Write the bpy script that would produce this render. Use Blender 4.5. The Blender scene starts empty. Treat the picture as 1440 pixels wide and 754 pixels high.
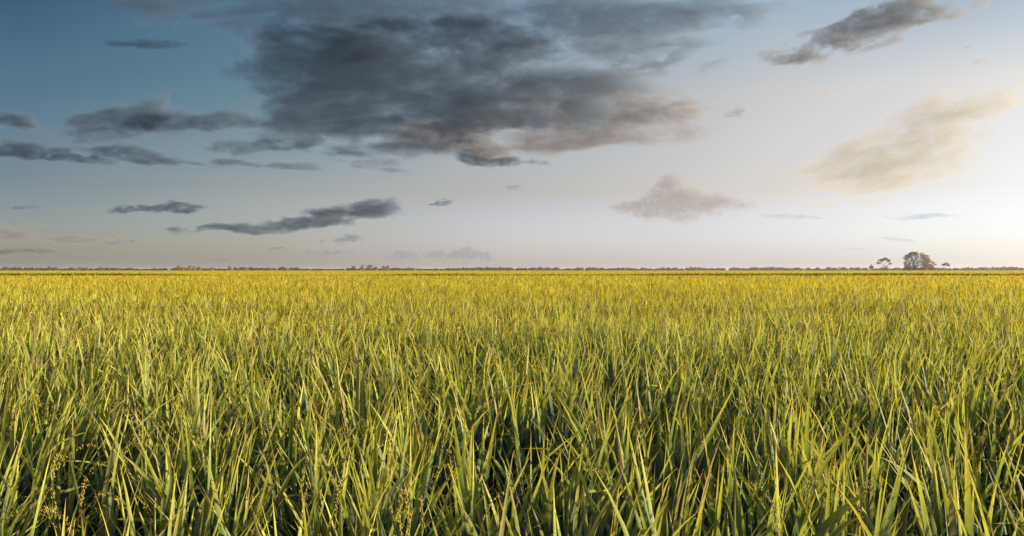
import bpy, bmesh, math, random
import numpy as np
from mathutils import Vector, Matrix

# ------------------------------------------------------------------ camera, sky, sun, exposure
scene = bpy.context.scene
COL = scene.collection
EYE = 1.58                      # metres above the soil
FPX = 1200.0                    # focal length in pixels of a 1440 wide picture
HORIZON = 380.0
cam_data = bpy.data.cameras.new("camera")
cam_data.sensor_width = 36.0
cam_data.lens = 36.0 * FPX / 1440.0
cam_data.clip_start = 0.05
cam_data.clip_end = 60000.0
cam = bpy.data.objects.new("camera", cam_data)
cam.location = (0.0, 0.0, EYE)
cam.rotation_euler = (math.radians(90.0) + math.atan2(HORIZON - 377.0, FPX), 0.0, 0.0)
COL.objects.link(cam)
scene.camera = cam

SUN_EL = 9.0                   # degrees above the horizon
SUN_AZ = 84.0                   # degrees to the right of the view
el, az = math.radians(SUN_EL), math.radians(SUN_AZ)
SUN_DIR = Vector((math.sin(az) * math.cos(el), math.cos(az) * math.cos(el), math.sin(el)))

world = bpy.data.worlds.new("World")
scene.world = world
world.use_nodes = True
wn, wl = world.node_tree.nodes, world.node_tree.links
wn.clear()
sky = wn.new("ShaderNodeTexSky")
sky.sky_type = "NISHITA"
sky.sun_disc = False
sky.sun_elevation = el
sky.sun_rotation = az
sky.altitude = 0.0
sky.air_density = 1.0
sky.dust_density = 0.8
sky.ozone_density = 2.5
bg = wn.new("ShaderNodeBackground")
bg.inputs["Strength"].default_value = 0.05
wo = wn.new("ShaderNodeOutputWorld")


def wmath(op, a, b=None, lo=None):
    n = wn.new("ShaderNodeMath")
    n.operation = op
    for k, x in enumerate((a, b)):
        if x is None: continue
        if isinstance(x, (int, float)): n.inputs[k].default_value = x
        else: wl.new(x, n.inputs[k])
    return n.outputs[0]


# sky gains: Nishita tinted by compass direction and height, brightened into a glow sunward
wtc = wn.new("ShaderNodeTexCoord")
wsep = wn.new("ShaderNodeSeparateXYZ")
wl.new(wtc.outputs["Generated"], wsep.inputs[0])
bearing = wmath("MULTIPLY_ADD", wmath("ARCTAN2", wsep.outputs[0], wsep.outputs[1]), 1.0 / (2 * math.pi))
bearing.node.inputs[2].default_value = 0.5
SKY_GAIN = [  # (sine of the height, tints at bearings -30, -16, 0, 17, 30 degrees)
    (0.010, [(1.17, 1.18, 1.62), (1.55, 1.58, 2.3), (2.23, 2.32, 3.88), (2.17, 2.44, 4.26), (2.06, 2.39, 4.14)]),
    (0.090, [(0.84, 0.76, 0.88), (1.59, 1.23, 1.25), (2.32, 1.6, 1.6), (2.7, 1.88, 1.83), (2.64, 2.01, 2.12)]),
    (0.195, [(0.58, 0.68, 0.71), (1.03, 1.06, 0.98), (2.79, 1.87, 1.5), (3.66, 2.19, 1.64), (3.73, 2.31, 1.73)]),
    (0.290, [(0.31, 0.5, 0.58), (0.97, 1.1, 1.02), (2.23, 1.81, 1.56), (3.05, 2.22, 1.82), (2.36, 1.81, 1.5)]),
]
SKY_GAIN.append((0.62, [(1.9, 2.0, 2.1)] * 5))   # brighter, cool overhead sky added to fill the shade
rows = []
for height, tints in SKY_GAIN:
    r = wn.new("ShaderNodeValToRGB")
    stops = [(-180, tints[0]), (-30, tints[0]), (-16, tints[1]), (0, tints[2]), (17, tints[3]), (30, tints[4]), (75, tints[4]), (180, tints[0])]
    while len(r.color_ramp.elements) < len(stops):
        r.color_ramp.elements.new(0.5)
    for e, (deg, c) in zip(r.color_ramp.elements, stops):
        e.position = deg / 360.0 + 0.5
    for e, (deg, c) in zip(r.color_ramp.elements, stops):
        e.color = (c[0] / 4, c[1] / 4, c[2] / 4, 1)
    r.color_ramp.interpolation = "LINEAR"
    wl.new(bearing, r.inputs[0])
    rows.append((height, r.outputs[0]))
tint = rows[0][1]
for (h0, _), (h1, c1) in zip(rows[:-1], rows[1:]):
    mr = wn.new("ShaderNodeMapRange")
    mr.interpolation_type = "LINEAR"
    mr.inputs["From Min"].default_value, mr.inputs["From Max"].default_value = h0, h1
    wl.new(wsep.outputs[2], mr.inputs["Value"])
    mx = wn.new("ShaderNodeMix")
    mx.data_type = "RGBA"
    wl.new(mr.outputs[0], mx.inputs["Factor"])
    wl.new(tint, mx.inputs[6])
    wl.new(c1, mx.inputs[7])
    tint = mx.outputs[2]
mul = wn.new("ShaderNodeVectorMath")
mul.operation = "MULTIPLY"
wl.new(sky.outputs[0], mul.inputs[0])
wl.new(tint, mul.inputs[1])
sc4 = wn.new("ShaderNodeVectorMath")
sc4.operation = "SCALE"
sc4.inputs["Scale"].default_value = 4.0
wl.new(mul.outputs[0], sc4.inputs[0])
wl.new(sc4.outputs[0], bg.inputs["Color"])
wl.new(bg.outputs[0], wo.inputs["Surface"])

sun_data = bpy.data.lights.new("sun", "SUN")
sun_data.energy = 5.0
sun_data.angle = math.radians(0.6)
sun_data.color = (1.0, 0.88, 0.66)
sun = bpy.data.objects.new("sun", sun_data)
sun.rotation_euler = SUN_DIR.to_track_quat("Z", "Y").to_euler()
sun.location = (40, 40, 30)
COL.objects.link(sun)

scene.view_settings.view_transform = "Standard"
scene.view_settings.look = "None"
scene.view_settings.gamma = 1.0
scene.view_settings.use_curve_mapping = False
scene.view_settings.exposure = 1.15
cy = scene.cycles
cy.max_bounces = 8
cy.diffuse_bounces = 3
cy.glossy_bounces = 2
cy.transmission_bounces = 4
cy.transparent_max_bounces = 8
cy.volume_bounces = 0
cy.use_denoising = True
cy.sample_clamp_indirect = 4.0

random.seed(7)
RNG = np.random.default_rng(11)


# ------------------------------------------------------------------ helpers
def tag(o, label=None, cat=None, group=None, kind=None):
    if label: o["label"] = label
    if cat: o["category"] = cat
    if group: o["group"] = group
    if kind: o["kind"] = kind
    return o


def link(name, mesh, material=None, parent=None):
    o = bpy.data.objects.new(name, mesh)
    COL.objects.link(o)
    if material is not None:
        mesh.materials.append(material)
    if parent is not None:
        o.parent = parent
    return o


def mesh_from(name, verts, quads=None, tris=None, uvs=None, smooth=False, mat_index=None):
    """A mesh from numpy arrays; uvs is one (u, v) for each vertex."""
    me = bpy.data.meshes.new(name)
    verts = np.ascontiguousarray(verts, dtype=np.float32)
    me.vertices.add(len(verts))
    me.vertices.foreach_set("co", verts.ravel())
    parts, starts, totals, at = [], [], [], 0
    for arr, n in ((quads, 4), (tris, 3)):
        if arr is None or len(arr) == 0:
            continue
        arr = np.asarray(arr, dtype=np.int32)
        parts.append(arr.ravel())
        starts.append(at + np.arange(len(arr), dtype=np.int32) * n)
        at += arr.size
    loops = np.concatenate(parts)
    me.loops.add(len(loops))
    me.loops.foreach_set("vertex_index", loops)
    ls = np.concatenate(starts).astype(np.int32)
    me.polygons.add(len(ls))
    me.polygons.foreach_set("loop_start", ls)
    if mat_index is not None:
        me.polygons.foreach_set("material_index", np.asarray(mat_index, dtype=np.int32))
    me.polygons.foreach_set("use_smooth", np.full(len(ls), smooth, dtype=bool))
    me.update(calc_edges=True)
    if uvs is not None:
        layer = me.uv_layers.new(name="UVMap")
        layer.data.foreach_set("uv", np.asarray(uvs, dtype=np.float32)[loops].ravel())
    me.validate()
    return me


def _lattice(ix, iy, seed):
    h = (ix.astype(np.int64) * 374761393 + iy.astype(np.int64) * 668265263 + seed * 974634777) & 0x7FFFFFFF
    h = ((h ^ (h >> 13)) * 1274126177) & 0x7FFFFFFF
    h = h ^ (h >> 16)
    a = (h & 0xFFFF) / 65536.0 * 2 * np.pi
    return np.cos(a), np.sin(a)


def gnoise(x, y, seed=0):
    """Gradient noise, about -0.7..0.7."""
    x0, y0 = np.floor(x), np.floor(y)
    fx, fy = x - x0, y - y0
    ux, uy = fx * fx * fx * (fx * (fx * 6 - 15) + 10), fy * fy * fy * (fy * (fy * 6 - 15) + 10)
    def g(dx, dy):
        gx, gy = _lattice(x0 + dx, y0 + dy, seed)
        return gx * (fx - dx) + gy * (fy - dy)
    a = g(0, 0) * (1 - ux) + g(1, 0) * ux
    b = g(0, 1) * (1 - ux) + g(1, 1) * ux
    return a * (1 - uy) + b * uy


def fbm(x, y, octaves=5, seed=0, gain=0.5):
    s, a, f = 0.0, 1.0, 1.0
    for k in range(octaves):
        s = s + a * gnoise(x * f + 17.3 * k, y * f - 9.1 * k, seed + k)
        a *= gain
        f *= 2.03
    return s


def new_mat(name):
    m = bpy.data.materials.new(name)
    m.use_nodes = True
    m.node_tree.nodes.clear()
    return m, m.node_tree.nodes, m.node_tree.links


# ------------------------------------------------------------------ clouds: closed lens-shaped bodies of vapour, hundreds of metres thick
def cloud_material(name, colour, density, anisotropy):
    m, n, l = new_mat(name)
    out = n.new("ShaderNodeOutputMaterial")
    v = n.new("ShaderNodeVolumePrincipled")
    v.inputs["Color"].default_value = (*colour, 1)
    v.inputs["Density"].default_value = density
    v.inputs["Anisotropy"].default_value = anisotropy
    l.new(v.outputs[0], out.inputs["Volume"])
    return m


def make_cloud(label, blobs, tau, tint, step=2.0, wave=60.0, stretch=2.2, rough=1.12, seed=1, alt=620.0, angle=0.0,
               aniso=0.2, cut=0.20, gain=0.60, power=1.5, max_thick=None, soft=0.42):
    """blobs: (u, v, ru, rv, strength, tilt) in degrees-like picture units seen from the field; the body gets its own distance and thickness."""
    b = np.array(blobs, dtype=float)
    u0, u1 = (b[:, 0] - b[:, 2] * 2.0).min(), (b[:, 0] + b[:, 2] * 2.0).max()
    v0, v1 = (b[:, 1] - b[:, 3] * 2.2 - b[:, 2] * 0.3).min(), min((b[:, 1] + b[:, 3] * 2.2 + b[:, 2] * 0.3).max(), 374.0)
    nu, nv = int((u1 - u0) / step) + 2, int((v1 - v0) / step) + 2
    U, V = np.meshgrid(np.linspace(u0, u1, nu), np.linspace(v0, v1, nv))
    ca, sa = math.cos(math.radians(angle)), math.sin(math.radians(angle))
    P, Q = (U * ca - V * sa) / (wave * stretch), (U * sa + V * ca) / wave
    wx, wy = fbm(P * 0.8, Q * 0.8, 4, seed + 40), fbm(P * 0.8 + 5, Q * 0.8 + 9, 4, seed + 60)
    N = fbm(P + wx * 0.28, Q + wy * 0.28, 7, seed, gain)
    Wu, Wv = U + wx * wave * 0.25 * stretch * rough, V + wy * wave * 0.30 * rough
    F = np.zeros_like(U)
    for (bu, bv, ru, rv, s, t) in blobs:
        c, sn = math.cos(math.radians(t)), math.sin(math.radians(t))
        du, dv = Wu - bu, Wv - bv
        p, q = (du * c - dv * sn) / ru, (du * sn + dv * c) / rv
        F = np.maximum(F, s * np.exp(-(p * p + q * q) ** 1.05)) * 0.75 + 0.25 * np.minimum(1.25, F + s * np.exp(-(p * p + q * q) ** 1.05))
    fine = fbm(P * 3.1 + wx * 0.5, Q * 3.1 + wy * 0.5, 6, seed + 90, 0.62)
    val = F * (1 + 0.38 * fine) + rough * 0.8 * N * np.clip(F * 2.2, 0, 1) - cut
    depth = tau * (1 - np.exp(-2.4 * np.clip(val, 0, None) ** power))
    depth *= np.clip(1.0 + soft * fine, 0.3, 1.7)
    depth[depth < 0.02] = 0.0
    # no open edge at the border of the sheet
    depth[0, :] = depth[-1, :] = depth[:, 0] = depth[:, -1] = 0.0
    vc = float((b[:, 1] * b[:, 2]).sum() / b[:, 2].sum())
    D0 = min(alt * FPX / max(HORIZON - vc, 20.0), 16000.0)
    D = D0 * ((HORIZON - vc + 30.0) / np.clip(HORIZON - V + 30.0, 20, None)) ** 0.5
    unit = D0 * float(np.sqrt(b[:, 2] * b[:, 3]).max()) / FPX * (0.9 if max_thick is None else max_thick)
    sigma = max(depth.max(), 0.2) / unit
    T = depth / sigma
    dx, dz = (U - 720.0) / FPX, (HORIZON - V) / FPX
    keep = T > 0
    near, far = D - T * 0.55, D + T * 0.45
    idx_n = np.arange(nu * nv).reshape(nv, nu)
    idx_f = np.where(keep, idx_n + nu * nv, idx_n)
    def pts(R):
        return np.stack([dx * R, R, EYE + dz * R], -1).reshape(-1, 3)
    verts = np.concatenate([pts(near), pts(far)])
    cell = keep[:-1, :-1] | keep[1:, :-1] | keep[:-1, 1:] | keep[1:, 1:]
    def quads(ix):
        return np.stack([ix[:-1, :-1], ix[1:, :-1], ix[1:, 1:], ix[:-1, 1:]], -1)[cell]
    q = np.concatenate([quads(idx_n), quads(idx_f)[:, ::-1]])
    used, inv = np.unique(q, return_inverse=True)
    verts, q = verts[used], inv.reshape(q.shape)
    base = verts.mean(0)
    me = mesh_from("cloud", verts - base, q, smooth=False)
    o = link("cloud", me, cloud_material("cloud_vapour", tint, sigma, aniso))
    o.location = base
    tag(o, label, "cloud", "clouds in the evening sky")
    return o


SLATE = (0.28, 0.36, 0.47)  # shade and sunlight are put into these cloud albedos, slate to gold
GREY = (0.40, 0.38, 0.37)
BROWN = (0.50, 0.42, 0.37)
PINKISH = (0.55, 0.50, 0.50)
HEAP = (0.50, 0.47, 0.46)
GOLD = (0.76, 0.67, 0.47)
make_cloud("huge dark slate cloud bank filling the upper middle of the sky",
           [(530, 105, 180, 66, 1.1, 0), (690, 125, 200, 56, 1.1, -6), (455, 160, 120, 40, .9, -6), (395, 112, 60, 30, .85, 0), (560, 175, 150, 42, 1.0, 0),
            (620, 60, 190, 40, .8, 0), (540, 212, 90, 16, .7, 0), (790, 130, 90, 34, .9, -10)],
           2.0, SLATE, step=2.0, wave=80, seed=3, rough=.9, cut=.24, soft=.3)
make_cloud("brown grey cloud forming the dark bank's underside and its pointed right end",
           [(850, 155, 130, 36, 1.1, -3), (955, 157, 70, 18, 1.0, 8), (720, 180, 150, 28, 1.0, 2), (640, 195, 110, 20, .9, 0), (790, 195, 120, 16, .8, 3)],
           1.5, BROWN, step=1.8, wave=60, seed=5, rough=.85, alt=600)
make_cloud("wide blue grey veil of cloud along the top above the dark bank",
           [(310, 8, 130, 26, .95, 0), (440, 45, 150, 34, .75, -8), (560, 10, 240, 44, .95, 0), (770, 22, 200, 44, .9, 0), (950, 14, 160, 30, .8, 5), (900, 60, 80, 22, .6, 15)],
           1.25, SLATE, step=2.0, wave=60, seed=8, alt=760, cut=0.15)
make_cloud("thin grey wisp trailing from the right end of the dark bank's upper edge",
           [(915, 92, 70, 15, .8, 12), (830, 95, 70, 9, .6, 4), (955, 74, 30, 10, .6, 20)], 1.1, SLATE, step=1.6, wave=30, seed=15, angle=10)
make_cloud("ragged dark cloud with a raised right corner, left of the dark bank",
           [(165, 174, 80, 24, 1.05, 8), (215, 152, 40, 15, .9, 30), (120, 180, 40, 18, .85, 8)], 1.35, SLATE, step=1.6, wave=34, seed=21)
make_cloud("smooth dark cloud shaped like a whale back, joined to the dark bank's left end",
           [(285, 170, 80, 20, 1.1, 6), (360, 172, 70, 11, .85, -4), (225, 178, 40, 11, .75, 0)], 1.6, SLATE, step=1.6, wave=36, seed=25, rough=.9)
make_cloud("small dark cloud cut off at the left border of the sky", [(8, 170, 42, 14, .9, -6)], 1.8, SLATE, step=1.6, wave=26, seed=31)
make_cloud("long flat dark band under the small cloud at the left border",
           [(20, 211, 80, 10, 1.0, -2), (85, 217, 60, 9, .95, -5)], 1.5, SLATE, step=1.5, wave=22, seed=33, stretch=3)
make_cloud("dark streak sloping down to the right below the ragged cloud",
           [(160, 211, 50, 8, 1.05, -6), (205, 219, 60, 8, 1.0, -12), (260, 226, 60, 6, .9, -8), (320, 230, 60, 5, .85, -4)], 1.4, SLATE, step=1.3, wave=18, seed=36, stretch=3.2, angle=-10)
make_cloud("small grey cloud floating under the whale back cloud", [(340, 207, 48, 11, 1.0, 2), (415, 235, 50, 6, .8, 0), (440, 207, 70, 9, .8, -6)], 1.2, SLATE, step=1.5, wave=22, seed=41)
make_cloud("small dark cloud with a long tail just below the dark bank",
           [(668, 217, 40, 13, 1.1, -6), (715, 227, 55, 6, .9, -3)], 2.2, SLATE, step=1.3, wave=20, seed=45, rough=.8)
make_cloud("narrow dark cloud with a knob on its right end, lower left of the sky",
           [(220, 292, 64, 6, 1.0, 3), (258, 291, 24, 9, 1.1, 0)], 2.3, SLATE, step=1.2, wave=16, seed=51, rough=1.0)
make_cloud("long dark spindle cloud tapering to the left, low over the field",
           [(360, 320, 100, 7, 1.0, 4), (450, 306, 90, 14, 1.1, 6), (510, 296, 46, 12, 1.05, 6), (290, 322, 50, 4, .8, 0)], 2.4, SLATE, step=1.3, wave=26, seed=54, rough=1.0, stretch=2.6)
make_cloud("small grey puff under the spindle cloud", [(492, 338, 28, 6, .9, 6), (455, 339, 30, 3, .5, 0)], 1.5, SLATE, step=1.2, wave=14, seed=58)
make_cloud("tiny dark puff right of the spindle cloud", [(620, 284, 15, 5.5, 1.0, 8)], 1.6, SLATE, step=1.0, wave=10, seed=60)
make_cloud("tiny faint puff above the middle of the field", [(720, 264, 12, 5, .9, 8)], 0.7, GREY, step=1.0, wave=10, seed=61)
make_cloud("thin flat streak close above the treeline under the grey puff", [(460, 355, 34, 3, .9, 0), (385, 350, 14, 2, .7, 0)], 0.8, SLATE, step=1.0, wave=9, seed=62, stretch=3)
make_cloud("pale heaped cloud with a bumpy top and flat base right of the middle",
           [(943, 263, 20, 17, 1.15, 0), (945, 275, 40, 16, 1.05, 0), (905, 287, 44, 10, .9, 3), (960, 292, 80, 16, .95, 0), (1010, 285, 44, 11, .9, 0), (945, 300, 60, 16, .8, 0)], 1.0, HEAP, step=1.3, wave=24, seed=66, stretch=1.4, rough=.6, soft=.15)
make_cloud("grey brown cloud slanting up to the right in the upper right of the sky",
           [(1205, 42, 85, 27, 1.05, 16), (1150, 69, 60, 13, 1.0, 8), (1275, 18, 95, 30, 1.0, 18), (1345, -6, 80, 18, .75, 25)], 1.4, GREY, step=1.6, wave=40, seed=70, angle=15)
make_cloud("pale wisp on the top edge beside the grey brown cloud", [(1370, 8, 40, 8, .8, 20)], 0.5, PINKISH, step=1.3, wave=22, seed=74)
make_cloud("large golden translucent cloud slanting up to the right near the sun",
           [(1230, 226, 115, 32, .95, 15), (1310, 190, 120, 38, 1.0, 22), (1390, 155, 70, 20, .8, 25), (1305, 152, 34, 22, .8, 40), (1270, 250, 90, 20, .8, 10)], 0.85, GOLD, step=1.8, wave=50, seed=77, angle=22, rough=.7, stretch=2.6)
make_cloud("blue grey streak low on the right above the big tree clump", [(1288, 305, 48, 4.5, .95, 2)], 0.6, SLATE, step=1.1, wave=12, seed=80, stretch=3, rough=.7)
make_cloud("thin blue grey streak left of the other low streak on the right", [(1115, 305, 40, 3.2, .9, -3)], 0.45, SLATE, step=1.0, wave=10, seed=81, stretch=3, rough=.7)
make_cloud("faint thin line of cloud just above the lone spreading tree", [(1265, 337, 34, 2.6, .9, -6), (1200, 350, 30, 2, .6, 0)], 0.4, SLATE, step=1.0, wave=9, seed=82, stretch=3, rough=.6)
make_cloud("tiny golden fleck under the grey brown cloud", [(1160, 134, 16, 4, .95, 6)], 0.5, GOLD, step=0.9, wave=9, seed=84)
make_cloud("tiny brownish tuft past the dark bank's right tip", [(1035, 157, 15, 7, .95, 20)], 0.8, GREY, step=0.9, wave=10, seed=85)
make_cloud("small white fleck in the upper right corner, lower of two", [(1382, 86, 14, 4, .95, 8)], 0.4, PINKISH, step=0.9, wave=9, seed=86)
make_cloud("small white fleck in the upper right corner, upper of two", [(1362, 67, 9, 3, .95, 8)], 0.4, PINKISH, step=0.9, wave=8, seed=87)
make_cloud("dusky pink cloud strip low on the left border",
           [(20, 331, 70, 9, 1.0, -2), (110, 336, 80, 7, .95, 0)], 1.2, PINKISH, step=1.2, wave=14, seed=90, stretch=3)
make_cloud("small dark smudge at the right tip of the dusky pink strip", [(172, 340, 22, 3.6, .95, 4)], 1.2, SLATE, step=1.0, wave=9, seed=91, stretch=3)
make_cloud("thin pink line of cloud above the dusky pink strip", [(25, 317, 50, 3.5, .9, 0)], 0.6, PINKISH, step=1.0, wave=9, seed=92, stretch=3)
make_cloud("grey line of cloud lowest on the left border", [(25, 353, 60, 5, 1.0, -2)], 1.2, GREY, step=1.0, wave=9, seed=93, stretch=3)
make_cloud("thin grey streak on the left border at mid height", [(30, 292, 32, 3.5, .95, 2)], 1.0, SLATE, step=1.0, wave=9, seed=94, stretch=3)
make_cloud("faint grey smear in the blue upper left corner", [(200, 62, 50, 7, .9, 0)], 0.7, SLATE, step=1.3, wave=18, seed=95, stretch=3)
make_cloud("bank of small faint heaped clouds on the horizon left of the middle",
           [(628, 359, 30, 9, 1.05, 0), (655, 358, 24, 9, 1.0, 0), (680, 362, 22, 6, .9, 0)], 0.8, SLATE, step=1.0, wave=12, seed=97, stretch=1.2, soft=.2)
make_cloud("faint low heap of cloud on the horizon, the smaller of two", [(570, 360, 26, 7, 1.0, 0)], 0.7, SLATE, step=1.0, wave=10, seed=98, stretch=1.4)
make_cloud("faint flat cloud above the yellowish trees on the left horizon", [(280, 367, 46, 4, .95, 0)], 0.6, SLATE, step=1.0, wave=10, seed=99, stretch=3)
make_cloud("thin ragged grey streaks trailing between the whale back cloud and the dark bank",
           [(400, 190, 70, 10, .8, 0), (450, 212, 90, 7, .8, -6), (520, 228, 80, 7, .8, -4), (560, 240, 50, 5, .7, -12)], 0.9, SLATE, step=1.3, wave=22, seed=103, stretch=3.2, rough=1.2)
make_cloud("very thin wide veil of cloud behind the left group of clouds",
           [(240, 195, 170, 30, .8, 2), (90, 200, 110, 24, .7, 0), (420, 205, 120, 26, .7, 0)], 0.28, SLATE, step=2.0, wave=60, seed=106, stretch=3, alt=700, rough=.8)
make_cloud("thin grey blue streaks between the dark bank and the upper right cloud",
           [(930, 70, 80, 20, .8, 12), (850, 65, 90, 16, .7, 4), (980, 95, 40, 10, .7, 10)], 0.8, SLATE, step=1.6, wave=34, seed=109, stretch=2.6, rough=1.2, angle=8)
make_cloud("faint golden wisps below the large golden cloud", [(1130, 268, 60, 8, .8, 10), (1190, 285, 70, 7, .8, 4)], 0.35, GOLD, step=1.4, wave=24, seed=112, stretch=3, rough=1.1, angle=8)


# ------------------------------------------------------------------ ground
NEAR_END = 110.0                # where the near rice field stops at the ditch
FAR_START, FAR_END = 114.0, 600.0
FAR_TOP = 1.27


def soil_material():
    m, n, l = new_mat("wet_soil")
    out = n.new("ShaderNodeOutputMaterial")
    p = n.new("ShaderNodeBsdfPrincipled")
    tc = n.new("ShaderNodeTexCoord")
    nz = n.new("ShaderNodeTexNoise")
    nz.inputs["Scale"].default_value = 3.0
    nz.inputs["Detail"].default_value = 6.0
    cr = n.new("ShaderNodeValToRGB")
    cr.color_ramp.elements[0].position, cr.color_ramp.elements[0].color = 0.3, (0.035, 0.026, 0.016, 1)
    cr.color_ramp.elements[1].position, cr.color_ramp.elements[1].color = 0.75, (0.085, 0.062, 0.036, 1)
    bp = n.new("ShaderNodeBump")
    bp.inputs["Strength"].default_value = 0.6
    bp.inputs["Distance"].default_value = 0.05
    l.new(tc.outputs["Object"], nz.inputs["Vector"])
    l.new(nz.outputs["Fac"], cr.inputs["Fac"])
    l.new(nz.outputs["Fac"], bp.inputs["Height"])
    l.new(cr.outputs["Color"], p.inputs["Base Color"])
    l.new(bp.outputs["Normal"], p.inputs["Normal"])
    p.inputs["Roughness"].default_value = 0.8
    l.new(p.outputs[0], out.inputs["Surface"])
    return m


def leaf_material(name, stops, dry, patch, translucency=0.5, rough=0.6, patch_scale=0.12):
    """Rice leaf: colour runs from stem to ripe tip (u); each leaf has its own age (v); the crop ripens in patches."""
    m, n, l = new_mat(name)
    out = n.new("ShaderNodeOutputMaterial")
    uv = n.new("ShaderNodeUVMap")
    uv.uv_map = "UVMap"
    sep = n.new("ShaderNodeSeparateXYZ")
    l.new(uv.outputs[0], sep.inputs[0])
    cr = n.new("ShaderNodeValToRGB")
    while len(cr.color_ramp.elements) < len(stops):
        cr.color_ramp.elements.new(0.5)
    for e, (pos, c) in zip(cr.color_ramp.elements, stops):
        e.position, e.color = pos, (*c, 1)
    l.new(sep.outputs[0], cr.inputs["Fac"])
    # age: most leaves green, a few straw coloured
    ag = n.new("ShaderNodeValToRGB")
    ag.color_ramp.elements[0].position, ag.color_ramp.elements[0].color = 0.87, (0, 0, 0, 1)
    ag.color_ramp.elements[1].position, ag.color_ramp.elements[1].color = 0.98, (1, 1, 1, 1)
    l.new(sep.outputs[1], ag.inputs["Fac"])
    mx = n.new("ShaderNodeMix")
    mx.data_type = "RGBA"
    l.new(ag.outputs["Color"], mx.inputs["Factor"])
    l.new(cr.outputs["Color"], mx.inputs[6])
    mx.inputs[7].default_value = (*dry, 1)
    tc = n.new("ShaderNodeTexCoord")
    nz = n.new("ShaderNodeTexNoise")
    nz.inputs["Scale"].default_value = patch_scale
    nz.inputs["Detail"].default_value = 4.0
    l.new(tc.outputs["Object"], nz.inputs["Vector"])
    hs = n.new("ShaderNodeHueSaturation")
    # hue: leaf by leaf and patch by patch
    h1 = n.new("ShaderNodeMath"); h1.operation = "MULTIPLY_ADD"
    l.new(nz.outputs["Fac"], h1.inputs[0]); h1.inputs[1].default_value = patch; h1.inputs[2].default_value = 0.5 - patch * 0.5 - 0.012
    h2 = n.new("ShaderNodeMath"); h2.operation = "MULTIPLY_ADD"
    l.new(sep.outputs[1], h2.inputs[0]); h2.inputs[1].default_value = 0.024; l.new(h1.outputs[0], h2.inputs[2])
    l.new(h2.outputs[0], hs.inputs["Hue"])
    wn_ = n.new("ShaderNodeTexWhiteNoise"); wn_.noise_dimensions = "1D"
    l.new(sep.outputs[1], wn_.inputs["W"])
    vv = n.new("ShaderNodeMath"); vv.operation = "MULTIPLY_ADD"
    l.new(wn_.outputs["Value"], vv.inputs[0]); vv.inputs[1].default_value = 0.5; vv.inputs[2].default_value = 0.75
    sp = n.new("ShaderNodeTexNoise"); sp.inputs["Scale"].default_value = 45.0; sp.inputs["Detail"].default_value = 3.0
    l.new(tc.outputs["Object"], sp.inputs["Vector"])
    s1 = n.new("ShaderNodeMath"); s1.operation = "MULTIPLY_ADD"
    l.new(sp.outputs["Fac"], s1.inputs[0]); s1.inputs[1].default_value = 0.7; s1.inputs[2].default_value = 0.65
    s2 = n.new("ShaderNodeMath"); s2.operation = "MULTIPLY"
    l.new(vv.outputs[0], s2.inputs[0]); l.new(s1.outputs[0], s2.inputs[1])
    l.new(s2.outputs[0], hs.inputs["Value"])
    l.new(mx.outputs[2], hs.inputs["Color"])
    p = n.new("ShaderNodeBsdfPrincipled")
    p.inputs["Roughness"].default_value = rough
    p.inputs["Specular IOR Level"].default_value = 0.20
    l.new(hs.outputs["Color"], p.inputs["Base Color"])
    t = n.new("ShaderNodeBsdfTranslucent")
    warm = n.new("ShaderNodeMix"); warm.data_type = "RGBA"; warm.blend_type = "MULTIPLY"
    warm.inputs["Factor"].default_value = 1.0
    l.new(hs.outputs["Color"], warm.inputs[6]); warm.inputs[7].default_value = (1.15, 1.10, 0.65, 1)
    l.new(warm.outputs[2], t.inputs["Color"])
    ms = n.new("ShaderNodeMixShader")
    ms.inputs["Fac"].default_value = translucency
    l.new(p.outputs[0], ms.inputs[1]); l.new(t.outputs[0], ms.inputs[2])
    l.new(ms.outputs[0], out.inputs["Surface"])
    return m


def plain_material(name, low, high, scale=2.0, rough=0.8, translucency=0.0, detail=5.0):
    m, n, l = new_mat(name)
    out = n.new("ShaderNodeOutputMaterial")
    p = n.new("ShaderNodeBsdfPrincipled")
    p.inputs["Roughness"].default_value = rough
    p.inputs["Specular IOR Level"].default_value = 0.25
    tc = n.new("ShaderNodeTexCoord")
    nz = n.new("ShaderNodeTexNoise")
    nz.inputs["Scale"].default_value = scale
    nz.inputs["Detail"].default_value = detail
    cr = n.new("ShaderNodeValToRGB")
    cr.color_ramp.elements[0].position, cr.color_ramp.elements[0].color = 0.32, (*low, 1)
    cr.color_ramp.elements[1].position, cr.color_ramp.elements[1].color = 0.68, (*high, 1)
    l.new(tc.outputs["Object"], nz.inputs["Vector"])
    l.new(nz.outputs["Fac"], cr.inputs["Fac"])
    l.new(cr.outputs["Color"], p.inputs["Base Color"])
    if translucency:
        t = n.new("ShaderNodeBsdfTranslucent")
        l.new(cr.outputs["Color"], t.inputs["Color"])
        ms = n.new("ShaderNodeMixShader")
        ms.inputs["Fac"].default_value = translucency
        l.new(p.outputs[0], ms.inputs[1]); l.new(t.outputs[0], ms.inputs[2])
        l.new(ms.outputs[0], out.inputs["Surface"])
    else:
        l.new(p.outputs[0], out.inputs["Surface"])
    return m


M_SOIL = soil_material()
gv = np.array([(-6000, -300, 0), (6000, -300, 0), (6000, 7000, 0), (-6000, 7000, 0)], dtype=float)
ground = link("ground", mesh_from("ground", gv, [(0, 1, 2, 3)]), M_SOIL)
tag(ground, "dark wet soil the rice grows from", "ground", kind="structure")

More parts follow.
